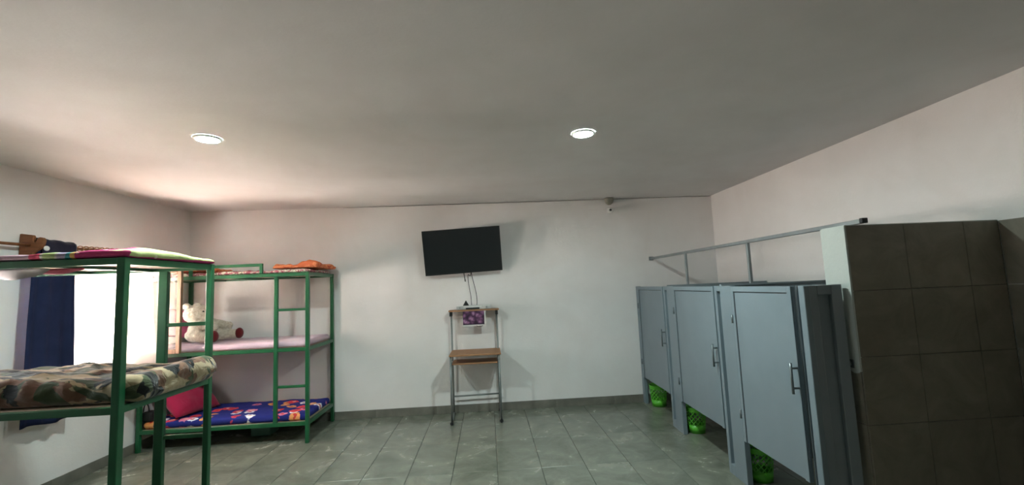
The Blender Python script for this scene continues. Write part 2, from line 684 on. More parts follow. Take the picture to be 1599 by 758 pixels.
xs = cuts(XL, XR, TILE_X0, TW)
ys = cuts(YF, D, D - 0.36, TL)
for i in range(len(xs) - 1):
    for j in range(len(ys) - 1):
        tile_piece('floor_tile', fl, MT['floor_tile'], (xs[i] + GAP / 2, ys[j] + 0.0006, -0.010), (xs[i + 1] - GAP / 2, ys[j + 1] - 0.0006, 0.0), 'z')

struct('exterior_ground', bx(-40, XL - 0.151, -30, 40, -0.4, -0.15), MT['earth'])
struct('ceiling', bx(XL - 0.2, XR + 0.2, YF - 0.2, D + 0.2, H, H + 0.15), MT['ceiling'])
mb = bx(XL, -1.95, D, D + 0.15, 0, H)
mb.box(-1.95, XR, D, D + 0.15, 0, H - 0.011)
mb.box(-1.95, XR, D + 0.03, D + 0.15, H - 0.011, H)
struct('wall_back', mb, MT['wall'])
struct('wall_front', bx(XL, XR, YF - 0.15, YF, 0, H), MT['wall'])
mb = MB()
segs = sorted((a, b, c, d) for a, b, c, d in WIN)
y = YF - 0.15
for a, b, c, d in segs:
    mb.box(XL - 0.15, XL, y, a, 0, H)
    mb.box(XL - 0.15, XL, a, b, 0, c)
    mb.box(XL - 0.15, XL, a, b, d, H)
    y = b
mb.box(XL - 0.15, XL, y, D + 0.15, 0, H)
struct('wall_left', mb, MT['wall'])
wr = struct('wall_right', bx(XR, XR + 0.15, YF - 0.15, D + 0.15, 0, H), MT['wall'])
# half-height tiled wall of the shower corner
PX0, PY0, PY1, PZ = 2.238, 2.645, 2.838, 1.935
wp = struct('wall_partition', bx(PX0 + 0.006, XR, PY0, PY1, 0, PZ), MT['grout_wall'])
rows = [0.0, 0.33, 0.73, 1.13, 1.53, PZ]
cols = [PX0, 2.617, 3.017, XR - 0.009]
for i in range(3):
    for j in range(5):
        tile_piece('wall_tile', wp, MT['wall_tile'], (cols[i] + 0.0015, PY0 - 0.008, rows[j] + 0.0015), (cols[i + 1] - 0.0015, PY0 + 0.001, rows[j + 1] - 0.0015), 'y')
# end face: tiled to about a metre, plaster above with a ragged lower edge
for j in range(3):
    top = min(rows[j + 1], 1.06)
    tile_piece('wall_tile', wp, MT['wall_tile'], (PX0 - 0.004, PY0 + 0.002, rows[j] + 0.0015), (PX0 + 0.006, PY1 - 0.001, top - 0.0015), 'x')
pts = []
for k in range(13):
    yy = PY0 - 0.006 + (PY1 - PY0 + 0.006) * k / 12
    pts.append((yy, 1.055 - 0.028 * max(0, math.sin(k * 0.55 + 0.3)) - 0.012 * noise.noise(Vector((k * 0.7, 3, 1)))))
pts += [(PY1, PZ), (PY0 - 0.006, PZ)]
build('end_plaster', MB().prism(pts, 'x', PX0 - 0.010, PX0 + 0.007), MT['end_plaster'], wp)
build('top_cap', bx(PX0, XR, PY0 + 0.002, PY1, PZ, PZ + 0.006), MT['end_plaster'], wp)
yc = cuts(YF, PY0 - 0.009, PY0 - 0.009, 0.402)
yc = [PY0 - 0.009 - 0.402 * k for k in range(0, 11)]
yc = [y for y in yc if y > YF] + [YF]
for i in range(len(yc) - 1):
    for j in range(5):
        tile_piece('wall_tile', wr, MT['wall_tile'], (XR - 0.008, yc[i + 1] + 0.0015, rows[j] + 0.0015), (XR + 0.002, yc[i] - 0.0015, rows[j + 1] - 0.0015), 'x')

# baseboards: a strip of floor tile cut in 0.8 m pieces
bb = struct('baseboard_back', bx(XL, XR, D - 0.005, D + 0.001, 0, 0.100), MT['grout'])
xb = cuts(XL + 0.012, XR, 0.857, 0.80)
for i in range(len(xb) - 1):
    tile_piece('baseboard_tile', bb, MT['base_tile'], (xb[i] + 0.001, D - 0.012, 0.0), (xb[i + 1] - 0.001, D - 0.002, 0.1035), 'y')
bl = struct('baseboard_left', bx(XL - 0.001, XL + 0.005, YF, D, 0, 0.100), MT['grout'])
yb = cuts(YF, D - 0.012, 4.38, 0.80)
for i in range(len(yb) - 1):
    tile_piece('baseboard_tile', bl, MT['base_tile'], (XL + 0.002, yb[i] + 0.001, 0.0), (XL + 0.012, yb[i + 1] - 0.001, 0.1035), 'x')


# ------------------------------------------------------------------ windows in the left wall
def window(n, y0, y1, z0, z1, open_far):
    mb = MB()
    t, x0, x1 = 0.045, XL - 0.10, XL + 0.006
    mb.box(x0, x1, y0, y0 + t, z0, z1).box(x0, x1, y1 - t, y1, z0, z1).box(x0, x1, y0 + t, y1 - t, z0, z0 + t).box(x0, x1, y0 + t, y1 - t, z1 - t, z1)
    wn = build('window_%d' % n, mb, MT['brown_wood'], base=(0, 0, 0), bevel=0.003)
    wn['kind'] = 'structure'
    ym = (y0 + y1) / 2

    def sash(a, b, swing=None):
        """built in the wall plane from hinge a to free edge b, then swung into the room"""
        f, g = MB(), MB()
        s, lo, hi = 0.045, z0 + t + 0.004, z1 - t - 0.004
        L = abs(b - a)
        if swing:
            hx, hy, ang = swing
            d = Vector((math.cos(ang), math.sin(ang), 0))
            nn = Vector((-d.y, d.x, 0))
            mt = Matrix(((d.x, nn.x, 0, hx), (d.y, nn.y, 0, hy), (0, 0, 1, 0), (0, 0, 0, 1)))
        else:
            mt = Matrix(((0, 1, 0, XL - 0.06), (1 if b > a else -1, 0, 0, a), (0, 0, 1, 0), (0, 0, 0, 1)))
        h = 0.018
        for bxs in ((0, s, lo, hi), (L - s, L, lo, hi), (s, L - s, lo, lo + s), (s, L - s, hi - s, hi)):
            f.box(bxs[0], bxs[1], -h, h, bxs[2], bxs[3], mt)
        g.box(s - 0.005, L - s + 0.005, -0.002, 0.002, lo + s - 0.005, hi - s + 0.005, mt)
        bmesh.ops.recalc_face_normals(f.bm, faces=f.bm.faces)
        bmesh.ops.recalc_face_normals(g.bm, faces=g.bm.faces)
        so = build('sash', f, MT['pale_wood'], wn, bevel=0.003)
        build('pane', g, MT['glass'], so)
        return so

    sash(y0 + t + 0.003, ym - 0.002)
    if open_far:
        sash(y1 - t, ym + 0.002, open_far)
    else:
        sash(y1 - t - 0.003, ym + 0.002)
    build('sill', bx(XL - 0.14, XL + 0.03, y0 - 0.03, y1 + 0.03, z0 - 0.03, z0), MT['wall'], wn, bevel=0.004)


window(1, *WIN[0], (XL + 0.02, 5.232, -0.04))
window(2, *WIN[1], None)


# ------------------------------------------------------------------ soft shapes
def soft_slab(x0, x1, y0, y1, z0, z1, r, amp=0.012, freq=5.0, seed=0.0, n=(60, 26, 5), dome=0.0, sag=None):
    """rounded cushion block with cloth-like unevenness"""
    bm = bmesh.new()
    nx, ny, nz = n
    idx = {}

    def vert(i, j, k):
        key = (i, j, k)
        if key in idx:
            return idx[key]
        p = Vector((x0 + (x1 - x0) * i / nx, y0 + (y1 - y0) * j / ny, z0 + (z1 - z0) * k / nz))
        q = Vector((min(max(p.x, x0 + r), x1 - r), min(max(p.y, y0 + r), y1 - r), min(max(p.z, z0 + min(r, (z1 - z0) / 2)), z1 - min(r, (z1 - z0) / 2))))
        d = p - q
        nn = Vector((0, 0, 0))
        if d.length > 1e-6:
            m = max(abs(d.x), abs(d.y), abs(d.z))
            sc = m / d.length
            p = q + d * sc
            nn = d.normalized()
        else:
            nn = Vector((0, 0, 1 if k > nz / 2 else -1))
        s = Vector((p.x * freq + seed, p.y * freq, p.z * freq))
        dv = noise.noise(s) * 0.6 + noise.noise(s * 2.3) * 0.4 + 0.5 * (1 - abs(noise.noise(s * 1.1 + Vector((9, 4, 2))))) - 0.35
        if nn.z > -0.2:
            p = p + nn * dv * amp
        u, v = (i / nx) * 2 - 1, (j / ny) * 2 - 1
        if k > nz / 2 and dome:
            p.z += dome * (1 - u * u) * (1 - v * v)
        if sag:
            p.z += sag(p.x, p.y) * (k / nz)
        idx[key] = bm.verts.new(p)
        return idx[key]
    faces = []
    for i in range(nx):
        for j in range(ny):
            faces.append([vert(i, j, nz), vert(i + 1, j, nz), vert(i + 1, j + 1, nz), vert(i, j + 1, nz)])
            faces.append([vert(i, j + 1, 0), vert(i + 1, j + 1, 0), vert(i + 1, j, 0), vert(i, j, 0)])
    for i in range(nx):
        for k in range(nz):
            faces.append([vert(i, 0, k), vert(i + 1, 0, k), vert(i + 1, 0, k + 1), vert(i, 0, k + 1)])
            faces.append([vert(i + 1, ny, k), vert(i, ny, k), vert(i, ny, k + 1), vert(i + 1, ny, k + 1)])
    for j in range(ny):
        for k in range(nz):
            faces.append([vert(0, j + 1, k), vert(0, j, k), vert(0, j, k + 1), vert(0, j + 1, k + 1)])
            faces.append([vert(nx, j, k), vert(nx, j + 1, k), vert(nx, j + 1, k + 1), vert(nx, j, k + 1)])
    for f in faces:
        fc = bm.faces.new(f)
        fc.smooth = True
    m = MB()
    m.bm.free()
    m.bm = bm
    return m


def cushion(c, w, h, d, rot, seed=0.0):
    """pillow: pinched corners, full middle. w, h in its plane, d thick; rot = euler matrix"""
    m = MB()
    n = 22

    def surf(sgn):
        def fn(u, v):
            a, b = u * 2 - 1, v * 2 - 1
            t = max(0.0, (1 - abs(a) ** 2.6)) ** 0.55 * max(0.0, (1 - abs(b) ** 2.6)) ** 0.55
            pin = 1 - 0.07 * (1 - b * b) * abs(a) ** 3
            pin2 = 1 - 0.07 * (1 - a * a) * abs(b) ** 3
            p = Vector((a * w / 2 * pin, sgn * d / 2 * t, b * h / 2 * pin2))
            s = p * 7 + Vector((seed, sgn * 3, 0))
            p.y += sgn * t * 0.018 * noise.noise(s)
            return Vector(c) + rot @ p
        return fn
    m.grid(surf(1), n, n)
    m.grid(surf(-1), n, n)
    bmesh.ops.remove_doubles(m.bm, verts=m.bm.verts, dist=0.0008)
    bmesh.ops.recalc_face_normals(m.bm, faces=m.bm.faces)
    for f in m.bm.faces:
        f.smooth = True
    return m


def rest(m, z):
    """drop a shape so that its lowest point lies at height z"""
    lo = min(v.co.z for v in m.bm.verts)
    bmesh.ops.translate(m.bm, vec=(0, 0, z - lo), verts=m.bm.verts)
    return m


def rotm(x=0, y=0, z=0):
    from mathutils import Euler
    return Euler((math.radians(x), math.radians(y), math.radians(z))).to_matrix()


# ------------------------------------------------------------------ bunk beds
T_TOP, T_MID, T_LOW = 1.92, 1.06, 0.235
RAIL = 0.042


def bunk_bed(label, x0, x1, y0, y1, tiers, ladder_y, ladder_x, rungs, post=0.038, wide=0.0, front=0.0):
    """x0 = wall end, x1 = foot end. tiers: heights of the top of each bed frame"""
    root = thing('bunk_bed', label, 'bed', ((x0 + x1) / 2, (y0 + y1) / 2, 0), 0, 'green steel bunk beds')
    g = MT['green']
    hp = post
    for (px, py, s) in ((x0, y0, hp), (x0, y1, hp), (x1, y0, hp + front), (x1, y1, hp)):
        xx0 = px if px == x0 else px - s
        yy0 = py if py == y0 else py - s
        build('post', bx(xx0, xx0 + s, yy0, yy0 + s, 0, max(tiers)), g, root, bevel=0.003)
    for z in tiers:
        sy = hp * 0.8
        for yy in (y0 + 0.004, y1 - sy - 0.004):
            build('side_rail', bx(x0 + hp, x1 - hp, yy, yy + sy, z - RAIL, z - 0.001), g, root, bevel=0.002)
        for xx in (x0 + 0.004, x1 - sy - 0.004):
            build('end_rail', bx(xx, xx + sy, y0 + hp, y1 - hp, z - RAIL, z - 0.001), g, root, bevel=0.002)
        # three cross bars carry the boards
        for k in range(3):
            xk = x0 + (x1 - x0) * (k + 1) / 4
            build('cross_bar', bx(xk - 0.015, xk + 0.015, y0 + hp, y1 - hp, z - RAIL + 0.001, z - 0.022), g, root)
        # boards lie in the frame
        nb = 3
        wb = (y1 - y0 - 0.074) / nb
        for k in range(nb):
            ya = y0 + 0.037 + k * wb
            build('bed_board', bx(x0 + 0.04, x1 - 0.04, ya + 0.003, ya + wb - 0.003, z - 0.0205, z - 0.004), MT['ply'], root, bevel=0.002)
    # ladder: an inner upright; the corner post is its other side
    s = hp + wide
    build('ladder_post', bx(ladder_x - s, ladder_x, ladder_y, ladder_y + hp * 0.9, 0 if len(tiers) < 3 else min(tiers), max(tiers) - RAIL), g, root, bevel=0.003)
    for z in rungs:
        build('rung', bx(ladder_x, x1 - hp, ladder_y + 0.004, ladder_y + hp * 0.85, z - 0.028, z), g, root, bevel=0.003)
    return root


# near bed: two tiers, ladder on its far long side
NB = dict(x0=-3.945, x1=-2.128, y0=2.735, y1=3.605)
near = bunk_bed('green steel two-tier bunk bed closest to the viewer, with camouflage blanket and patchwork quilt', NB['x0'], NB['x1'], NB['y0'], NB['y1'],
                (T_TOP, T_MID), NB['y1'] - 0.040, -2.455, (1.482, 0.655), 0.040, 0.026, 0.006)
# far bed: three tiers, ladder on its near long side
FB = dict(x0=-3.935, x1=-2.072, y0=5.30, y1=6.150)
far = bunk_bed('green steel three-tier bunk bed standing along the back wall, teddy bear on its middle tier', FB['x0'], FB['x1'], FB['y0'], FB['y1'],
               (T_TOP, T_MID, T_LOW), FB['y0'], -2.425, (1.506, 0.640), 0.040)
# guard rail on the far bed's top
gr = bx(-3.42, -2.60, FB['y0'] + 0.002, FB['y0'] + 0.030, T_TOP + 0.085, T_TOP + 0.118)
gr.box(-3.42, -3.388, FB['y0'] + 0.002, FB['y0'] + 0.030, T_TOP - 0.001, T_TOP + 0.085)
gr.box(-2.632, -2.60, FB['y0'] + 0.002, FB['y0'] + 0.030, T_TOP - 0.001, T_TOP + 0.085)
build('guard_rail', gr, MT['green'], far, bevel=0.002)


# --- bedding of the near bed
def quilt_top(x, y):
    """soft hump near the foot end"""
    return 0.050 * math.exp(-((x + 2.28) / 0.16) ** 2 - ((y - 3.08) / 0.26) ** 2)


q = build('quilt', soft_slab(NB['x0'] + 0.04, NB['x1'] + 0.004, NB['y0'] + 0.004, NB['y1'] + 0.004, T_TOP + 0.002, T_TOP + 0.039, 0.018, 0.013, 7.0, 3.0, (80, 34, 3), 0.0, quilt_top), MT['quilt'])
tag(q, 'multicoloured patchwork quilt on the top tier of the closest bunk bed', 'quilt')


def camo_sag(x, y):
    return 0.012 * math.sin(x * 6) + 0.035 * math.exp(-((x + 2.12) / 0.12) ** 2) * (0.4 + 0.6 * (y - 2.73) / 0.87)


cm = build('camouflage_blanket', soft_slab(NB['x0'] + 0.04, -2.050, NB['y0'] + 0.066, NB['y1'] - 0.066, T_MID + 0.001, T_MID + 0.145, 0.062, 0.042, 4.8, 1.0, (96, 44, 8), 0.0, camo_sag), MT['camo'])
tag(cm, 'camouflage-print blanket covering the mattress on the lower tier of the closest bunk bed', 'blanket')
# cloth hanging out under the top tier
mb = MB()


def hang(u, v):
    x = -2.95 + 0.34 * u
    z = T_TOP - RAIL - 0.002 - (0.075 * math.sin(math.pi * min(1, u * 1.0)) ** 0.7) * v * (1 - 0.4 * u)
    return (x, NB['y0'] + 0.016 + 0.012 * math.sin(u * 9) * v + 0.05 * v, z)


mb.grid(hang, 24, 6)
o = build('pale_sheet', mb, MT['white_sheet'])
o.modifiers.new('thickness', 'SOLIDIFY').thickness = 0.006
tag(o, 'pale sheet corner drooping below the top rail of the closest bunk bed', 'sheet')
mb = MB()


def hang2(u, v):
    x = -2.72 + 0.28 * u
    return (x, NB['y0'] + 0.085 + 0.02 * v, T_TOP - RAIL - 0.004 - 0.032 * v * math.sin(math.pi * (0.15 + 0.8 * u)))


mb.grid(hang2, 16, 4)
o = build('red_cloth', mb, MT['red_cloth'])
o.modifiers.new('thickness', 'SOLIDIFY').thickness = 0.006
tag(o, 'dark red cloth edge showing under the top boards of the closest bunk bed', 'cloth')

# --- bedding of the far bed
o = build('blue_floral_mattress', soft_slab(FB['x0'] + 0.045, FB['x1'] - 0.042, FB['y0'] + 0.043, FB['y1'] - 0.043, T_LOW + 0.001, T_LOW + 0.075, 0.03, 0.014, 5.0, 6.0, (70, 30, 4)), MT['blue_floral'])
tag(o, 'blue mattress cover printed with red, pink and white flowers on the lowest tier', 'mattress')
o = build('lilac_mattress', soft_slab(FB['x0'] + 0.045, FB['x1'] - 0.042, FB['y0'] + 0.043, FB['y1'] - 0.043, T_MID + 0.001, T_MID + 0.068, 0.03, 0.014, 4.0, 16.0, (70, 30, 4)), MT['lilac'])
tag(o, 'thin mattress under a pale lilac sheet, on the middle tier below the teddy bear', 'mattress')
o = build('floral_bedding', soft_slab(FB['x0'] + 0.045, -2.10, FB['y0'] + 0.034, FB['y1'] - 0.04, T_TOP + 0.001, T_TOP + 0.036, 0.018, 0.022, 9.0, 26.0, (80, 30, 3)), MT['top_print'])
tag(o, 'crumpled pale floral bedding on the top tier against the back wall', 'bedding')


def orange_sag(x, y):
    return 0.06 * max(0, noise.noise(Vector((x * 4.5, y * 5, 2)))) + 0.03 * math.exp(-((x + 2.2) / 0.15) ** 2)


o = build('orange_blanket', soft_slab(-2.56, -2.03, 5.45, 6.10, T_TOP + 0.060, T_TOP + 0.086, 0.014, 0.03, 8.0, 36.0, (44, 40, 3), 0.0, orange_sag), MT['orange'])
tag(o, 'rumpled orange blanket bunched at the foot of the top tier by the back wall', 'blanket')
o = build('orange_blanket', soft_slab(-3.86, -3.30, 5.40, 6.00, T_TOP + 0.060, T_TOP + 0.096, 0.016, 0.03, 7.0, 46.0, (40, 36, 3)), MT['orange'])
tag(o, 'folded orange blanket at the head of the top tier, behind the green guard rail', 'blanket')

o = build('pillow', rest(cushion((-3.626, 5.683, 0.45), 0.64, 0.46, 0.20, rotm(-46, 2, 78), 2.0), T_LOW + 0.082), MT['crimson'])
tag(o, 'crimson pillow propped up on the blue floral mattress', 'pillow')
o = build('pillow', rest(cushion((-3.775, 5.78, 1.325), 0.52, 0.36, 0.14, rotm(-10, 12, 68), 5.0), T_MID + 0.074), MT['pink_pillow'])
tag(o, 'dusty pink pillow leaning in the corner behind the teddy bear', 'pillow')
# small dark bag with a carrying loop beside the crimson pillow
bag = thing('bag', 'small black bag with a handle loop beside the crimson pillow', 'bag', (-3.885, 5.42, T_LOW + 0.078))
build('bag_body', soft_slab(-3.925, -3.80, 5.345, 5.47, T_LOW + 0.078, T_LOW + 0.19, 0.03, 0.006, 12, 2, (14, 14, 8)), MT['black'], bag)
pts = [(-3.90 + 0.03 * math.cos(a), 5.40, T_LOW + 0.185 + 0.085 * math.sin(a)) for a in [math.pi * k / 12 for k in range(13)]]
build('bag_handle', MB().tube(pts, 0.006, 8), MT['black'], bag)
# green bin under the far bed
bn = thing('storage_bin', 'teal green plastic bin pushed under the three-tier bunk bed', 'bin', (-2.77, 5.75, 0))
m = MB()
m.box(-2.89, -2.66, 5.66, 5.90, 0.002, 0.150)
bmesh.ops.scale(m.bm, vec=(1, 1, 1), verts=m.bm.verts)
build('bin_body', m, MT['bin'], bn, bevel=0.012, seg=2)
build('bin_rim', bx(-2.90, -2.65, 5.65, 5.91, 0.150, 0.166), MT['bin'], bn, bevel=0.004)


# ------------------------------------------------------------------ teddy bear on the middle tier
def teddy():
    z0 = T_MID + 0.092
    root = thing('teddy_bear', 'cream plush teddy bear with dark red feet sitting against the pink pillow', 'toy', (-3.45, 5.66, z0))
    m = MB()
    body_c = Vector((-3.475, 5.66, z0 + 0.135))
    m.ball(body_c, (0.150, 0.130, 0.150), 24, 16)
    m.ball((-3.50, 5.66, z0 + 0.075), (0.155, 0.150, 0.085), 20, 12)
    head = Vector((-3.535, 5.66, z0 + 0.325))
    m.ball(head, (0.150, 0.135, 0.118), 24, 16)
    m.ball(head + Vector((0.115, -0.01, -0.035)), (0.065, 0.065, 0.052), 16, 10)      # muzzle
    for sy in (-1, 1):
        m.ball(head + Vector((-0.065, sy * 0.095, 0.098)), (0.048, 0.035, 0.044), 14, 10)   # ears
        m.tube([(-3.44, 5.66 + sy * 0.105, z0 + 0.215), (-3.34, 5.66 + sy * 0.145, z0 + 0.185), (-3.245, 5.66 + sy * 0.15, z0 + 0.165)], [0.055, 0.052, 0.045], 12)
        m.ball((-3.245, 5.66 + sy * 0.15, z0 + 0.165), 0.047, 14, 10)
        fx = -3.165 if sy > 0 else -3.255
        fy = 5.66 + (0.15 if sy > 0 else -0.20)
        m.tube([(-3.45, 5.66 + sy * 0.09, z0 + 0.062), ((fx - 3.45) / 2, (5.66 + sy * 0.09 + fy) / 2, z0 + 0.056), (fx, fy, z0 + 0.058)], [0.07, 0.062, 0.058], 14)
        m.ball((fx, fy, z0 + 0.06), (0.055, 0.055, 0.060), 14, 10)
    ob = build('body', m, MT['fur'], root)
    rm = ob.modifiers.new('merge', 'REMESH')
    rm.mode = 'VOXEL'
    rm.voxel_size = 0.011
    rm.use_smooth_shade = True
    sm = ob.modifiers.new('smooth', 'SMOOTH')
    sm.factor = 0.6
    sm.iterations = 4
    tx = bpy.data.textures.new('plush', 'CLOUDS')
    tx.noise_scale = 0.022
    dp = ob.modifiers.new('plush', 'DISPLACE')
    dp.texture = tx
    dp.strength = 0.016
    dp.mid_level = 0.5
    for sy in (-1, 1):
        s = build('foot_pad', MB().ball(((-3.118, 5.812, z0 + 0.066) if sy > 0 else (-3.212, 5.452, z0 + 0.066)), (0.045, 0.058, 0.066), 14, 10), MT['sole'], root)
        build('eye', MB().ball(head + Vector((0.112, sy * 0.068, 0.030)), 0.013, 10, 8), MT['black'], root)
        build('ear_lining', MB().ball(head + Vector((-0.045, sy * 0.112, 0.098)), (0.028, 0.026, 0.028), 10, 8), MT['fur'], root)
    build('nose', MB().ball(head + Vector((0.178, -0.01, -0.018)), (0.014, 0.022, 0.016), 10, 8), MT['black'], root)


teddy()


# ------------------------------------------------------------------ curtains and rods
RZ = 2.175                                   # rod height
cr = thing('curtain_rod', 'brown wooden curtain rod over the window, ending in a knob near the room corner', 'curtain rod', (-3.86, 4.6, RZ))
build('rod', MB().tube([(-3.865, 4.012, RZ - 0.004), (-3.865, 5.235, RZ + 0.028)], 0.015, 12), MT['brown_wood'], cr)
build('finial', MB().ball((-3.865, 5.250, RZ + 0.035), (0.026, 0.036, 0.034), 14, 10), MT['brown_wood'], cr)
# end bracket: profiled board standing out from the wall, with a cup for the rod
pts = [(XL + 0.002, 2.03), (XL + 0.002, 2.274), (-3.952, 2.276), (-3.862, 2.262), (-3.852, 2.245), (-3.856, 2.215), (-3.842, 2.196), (-3.832, 2.205), (-3.826, 2.228), (-3.806, 2.242), (-3.780, 2.236),
       (-3.766, 2.215), (-3.772, 2.180), (-3.790, 2.150), (-3.815, 2.130), (-3.850, 2.110), (-3.862, 2.075), (-3.862, 2.03)]
build('bracket', MB().prism(pts, 'y', 3.985, 4.012), MT['brown_wood'], cr, bevel=0.003)
pts = [(XL + 0.002, 2.10), (XL + 0.002, 2.27), (-3.90, 2.265), (-3.85, 2.235), (-3.842, 2.19), (-3.85, 2.15), (-3.90, 2.11)]
build('bracket', MB().prism(pts, 'y', 5.19, 5.212), MT['brown_wood'], cr, bevel=0.003)
for k in range(13):
    yk = 4.44 + 0.06 * k
    a = [2 * math.pi * i / 14 for i in range(15)]
    zc = RZ - 0.004 + 0.032 * (yk - 4.012) / 1.22
    build('ring', MB().tube([(-3.865 + 0.025 * math.cos(t), yk + 0.008 * math.cos(t), zc + 0.025 * math.sin(t)) for t in a], 0.006, 6, False), MT['desk_wood'], cr)
r2 = thing('curtain_rod', 'thin wooden curtain rod running toward the viewer from the brown bracket', 'curtain rod', (-3.88, 3.0, RZ))
build('rod', MB().tube([(-3.885, 2.02, 2.155), (-3.885, 3.985, 2.176)], 0.013, 10), MT['brown_wood'], r2)
pts2 = [(XL + 0.002, 2.08), (XL + 0.002, 2.25), (-3.86, 2.22), (-3.86, 2.12)]
build('bracket', MB().prism(pts2, 'y', 2.02, 2.045), MT['brown_wood'], r2)


def curtain(name, mat, fn, label, cat, nu, nv, thick):
    m = MB().grid(fn, nu, nv)
    o = build(name, m, mat)
    if thick:
        s = o.modifiers.new('thickness', 'SOLIDIFY')
        s.thickness = thick
    return tag(o, label, cat)


def navy_fn(u, v):
    y = 4.020 + 0.385 * u - 0.050 * min(1, v / 0.12) - 0.025 * v * (1 - u) + 0.06 * v * u
    x = -3.842 + (0.006 + 0.006 * v) * math.sin(u * 2 * math.pi * 3.2 + 0.6 + 0.5 * v) + 0.010 * noise.noise(Vector((u * 5, v * 2.5, 3)))
    z = RZ - 0.035 + v * (0.668 - 0.03 * u + 0.010 * math.sin(u * 8) - RZ + 0.03)
    return (x, y, z)


curtain('curtain', MT['navy'], navy_fn, 'dark navy blue curtain hanging at the window edge behind the closest bunk bed', 'curtain', 90, 30, 0.004)


def sheer_fn(u, v):
    y = 4.43 + (5.19 - 4.43) * u
    x = -3.902 + (0.012 + 0.008 * v) * math.sin(u * 2 * math.pi * 7.5) + 0.006 * math.sin(u * 60 + v * 4)
    # the free edge billows round in front of the opened sash
    k = max(0, (u - 0.72) / 0.28)
    x += k * k * (0.097 + 0.34 * v * (1 - 0.25 * v))
    y -= k * k * (0.005 + 0.085 * v)
    z = RZ - 0.035 + v * (0.72 - RZ) * (1 - 0.06 * math.sin(u * 5))
    return (x, y, z)


curtain('curtain', MT['sheer'], sheer_fn, 'sheer white curtain glowing with daylight across the window', 'curtain', 130, 30, 0)

# folded dark trousers over the bracket end of the rod, with a round white badge
tr = thing('folded_trousers', 'dark navy trousers folded over the curtain rod, with a round white badge', 'clothing', (-3.85, 4.22, 2.0))
m = MB()


def fold_fn(u, v):
    y = 4.018 + 0.315 * u
    s = (v - 0.5) * 2
    zt = 2.225 + 0.010 * (1 - u) + 0.004 * math.sin(u * 14)
    if abs(s) < 0.18:
        a = s / 0.18 * math.pi / 2
        return (-3.865 + 0.056 * math.sin(a), y, zt - 0.036 + 0.036 * math.cos(a))
    d = (abs(s) - 0.18) / 0.82
    return (-3.865 + math.copysign(0.056 + 0.004 * math.sin(u * 9 + d * 4), s), y - 0.0 * d * (1 - u), zt - 0.036 - 0.23 * d)


m.grid(fold_fn, 26, 30)
o = build('trouser_cloth', m, MT['dark_navy'], tr)
o.modifiers.new('thickness', 'SOLIDIFY').thickness = 0.008
b = MB().ball((-3.797, 4.045, 2.150), (0.006, 0.028, 0.022), 14, 10)
build('badge', b, MT['white_plastic'], tr)


# ------------------------------------------------------------------ television on the back wall
from mathutils import Euler
tv = thing('television', 'black flat-screen television tilted forward and hung crooked on the back wall', 'television', (-0.325, 5.985, 2.152))
tv.rotation_euler = Euler((math.radians(13), math.radians(-2.3), 0))
build('casing', bx(-0.515, 0.515, -0.004, 0.045, -0.300, 0.300), MT['black'], tv, local=True, bevel=0.006, seg=2)
m = MB()
for a in ((-0.518, -0.506, -0.303, 0.303), (0.506, 0.518, -0.303, 0.303), (-0.506, 0.506, 0.291, 0.303), (-0.506, 0.506, -0.303, -0.285)):
    m.box(a[0], a[1], -0.012, 0.004, a[2], a[3])
build('bezel', m, MT['black'], tv, local=True, bevel=0.002)
build('screen', bx(-0.506, 0.506, -0.008, 0.0, -0.285, 0.291), MT['screen'], tv, local=True)
build('wall_mount', bx(-0.16, 0.16, 0.045, 0.075, -0.16, 0.12).box(-0.04, 0.04, 0.075, 0.158, -0.10, 0.05), MT['black'], tv, local=True, bevel=0.004)


def cable(label, pts, r=0.0045, plug=None, name='cable'):
    # smooth the polyline
    P = [Vector(p) for p in pts]
    out = []
    for i in range(len(P) - 1):
        p0, p1, p2, p3 = P[max(i - 1, 0)], P[i], P[i + 1], P[min(i + 2, len(P) - 1)]
        for k in range(8):
            t = k / 8
            out.append(0.5 * ((2 * p1) + (-p0 + p2) * t + (2 * p0 - 5 * p1 + 4 * p2 - p3) * t * t + (-p0 + 3 * p1 - 3 * p2 + p3) * t ** 3))
    out.append(P[-1])
    root = thing(name, label, 'cable', pts[-1], 0, 'cables under the television')
    build('cord', MB().tube(out, r, 8), MT['black'], root)
    if plug:
        build('plug', MB().tube([P[-1], P[-1] + Vector((0.004, 0, -0.035))], [0.009, 0.007], 10), MT['black'], root)


cable('short black cable with a plug, dangling free under the television', [(-0.325, 6.10, 1.93), (-0.320, 6.10, 1.84), (-0.310, 6.10, 1.775)], 0.006, True)
cable('black cable looping from the television, farther from the right wall, down to the player', [(-0.215, 6.105, 1.93), (-0.235, 6.11, 1.82), (-0.268, 6.12, 1.83), (-0.262, 6.13, 1.70), (-0.240, 6.13, 1.55), (-0.232, 6.13, 1.418)])
cable('black cable from the television to the player, closer to the right wall', [(-0.225, 6.112, 1.90), (-0.212, 6.115, 1.80), (-0.172, 6.125, 1.62), (-0.158, 6.125, 1.50), (-0.160, 6.125, 1.418)])


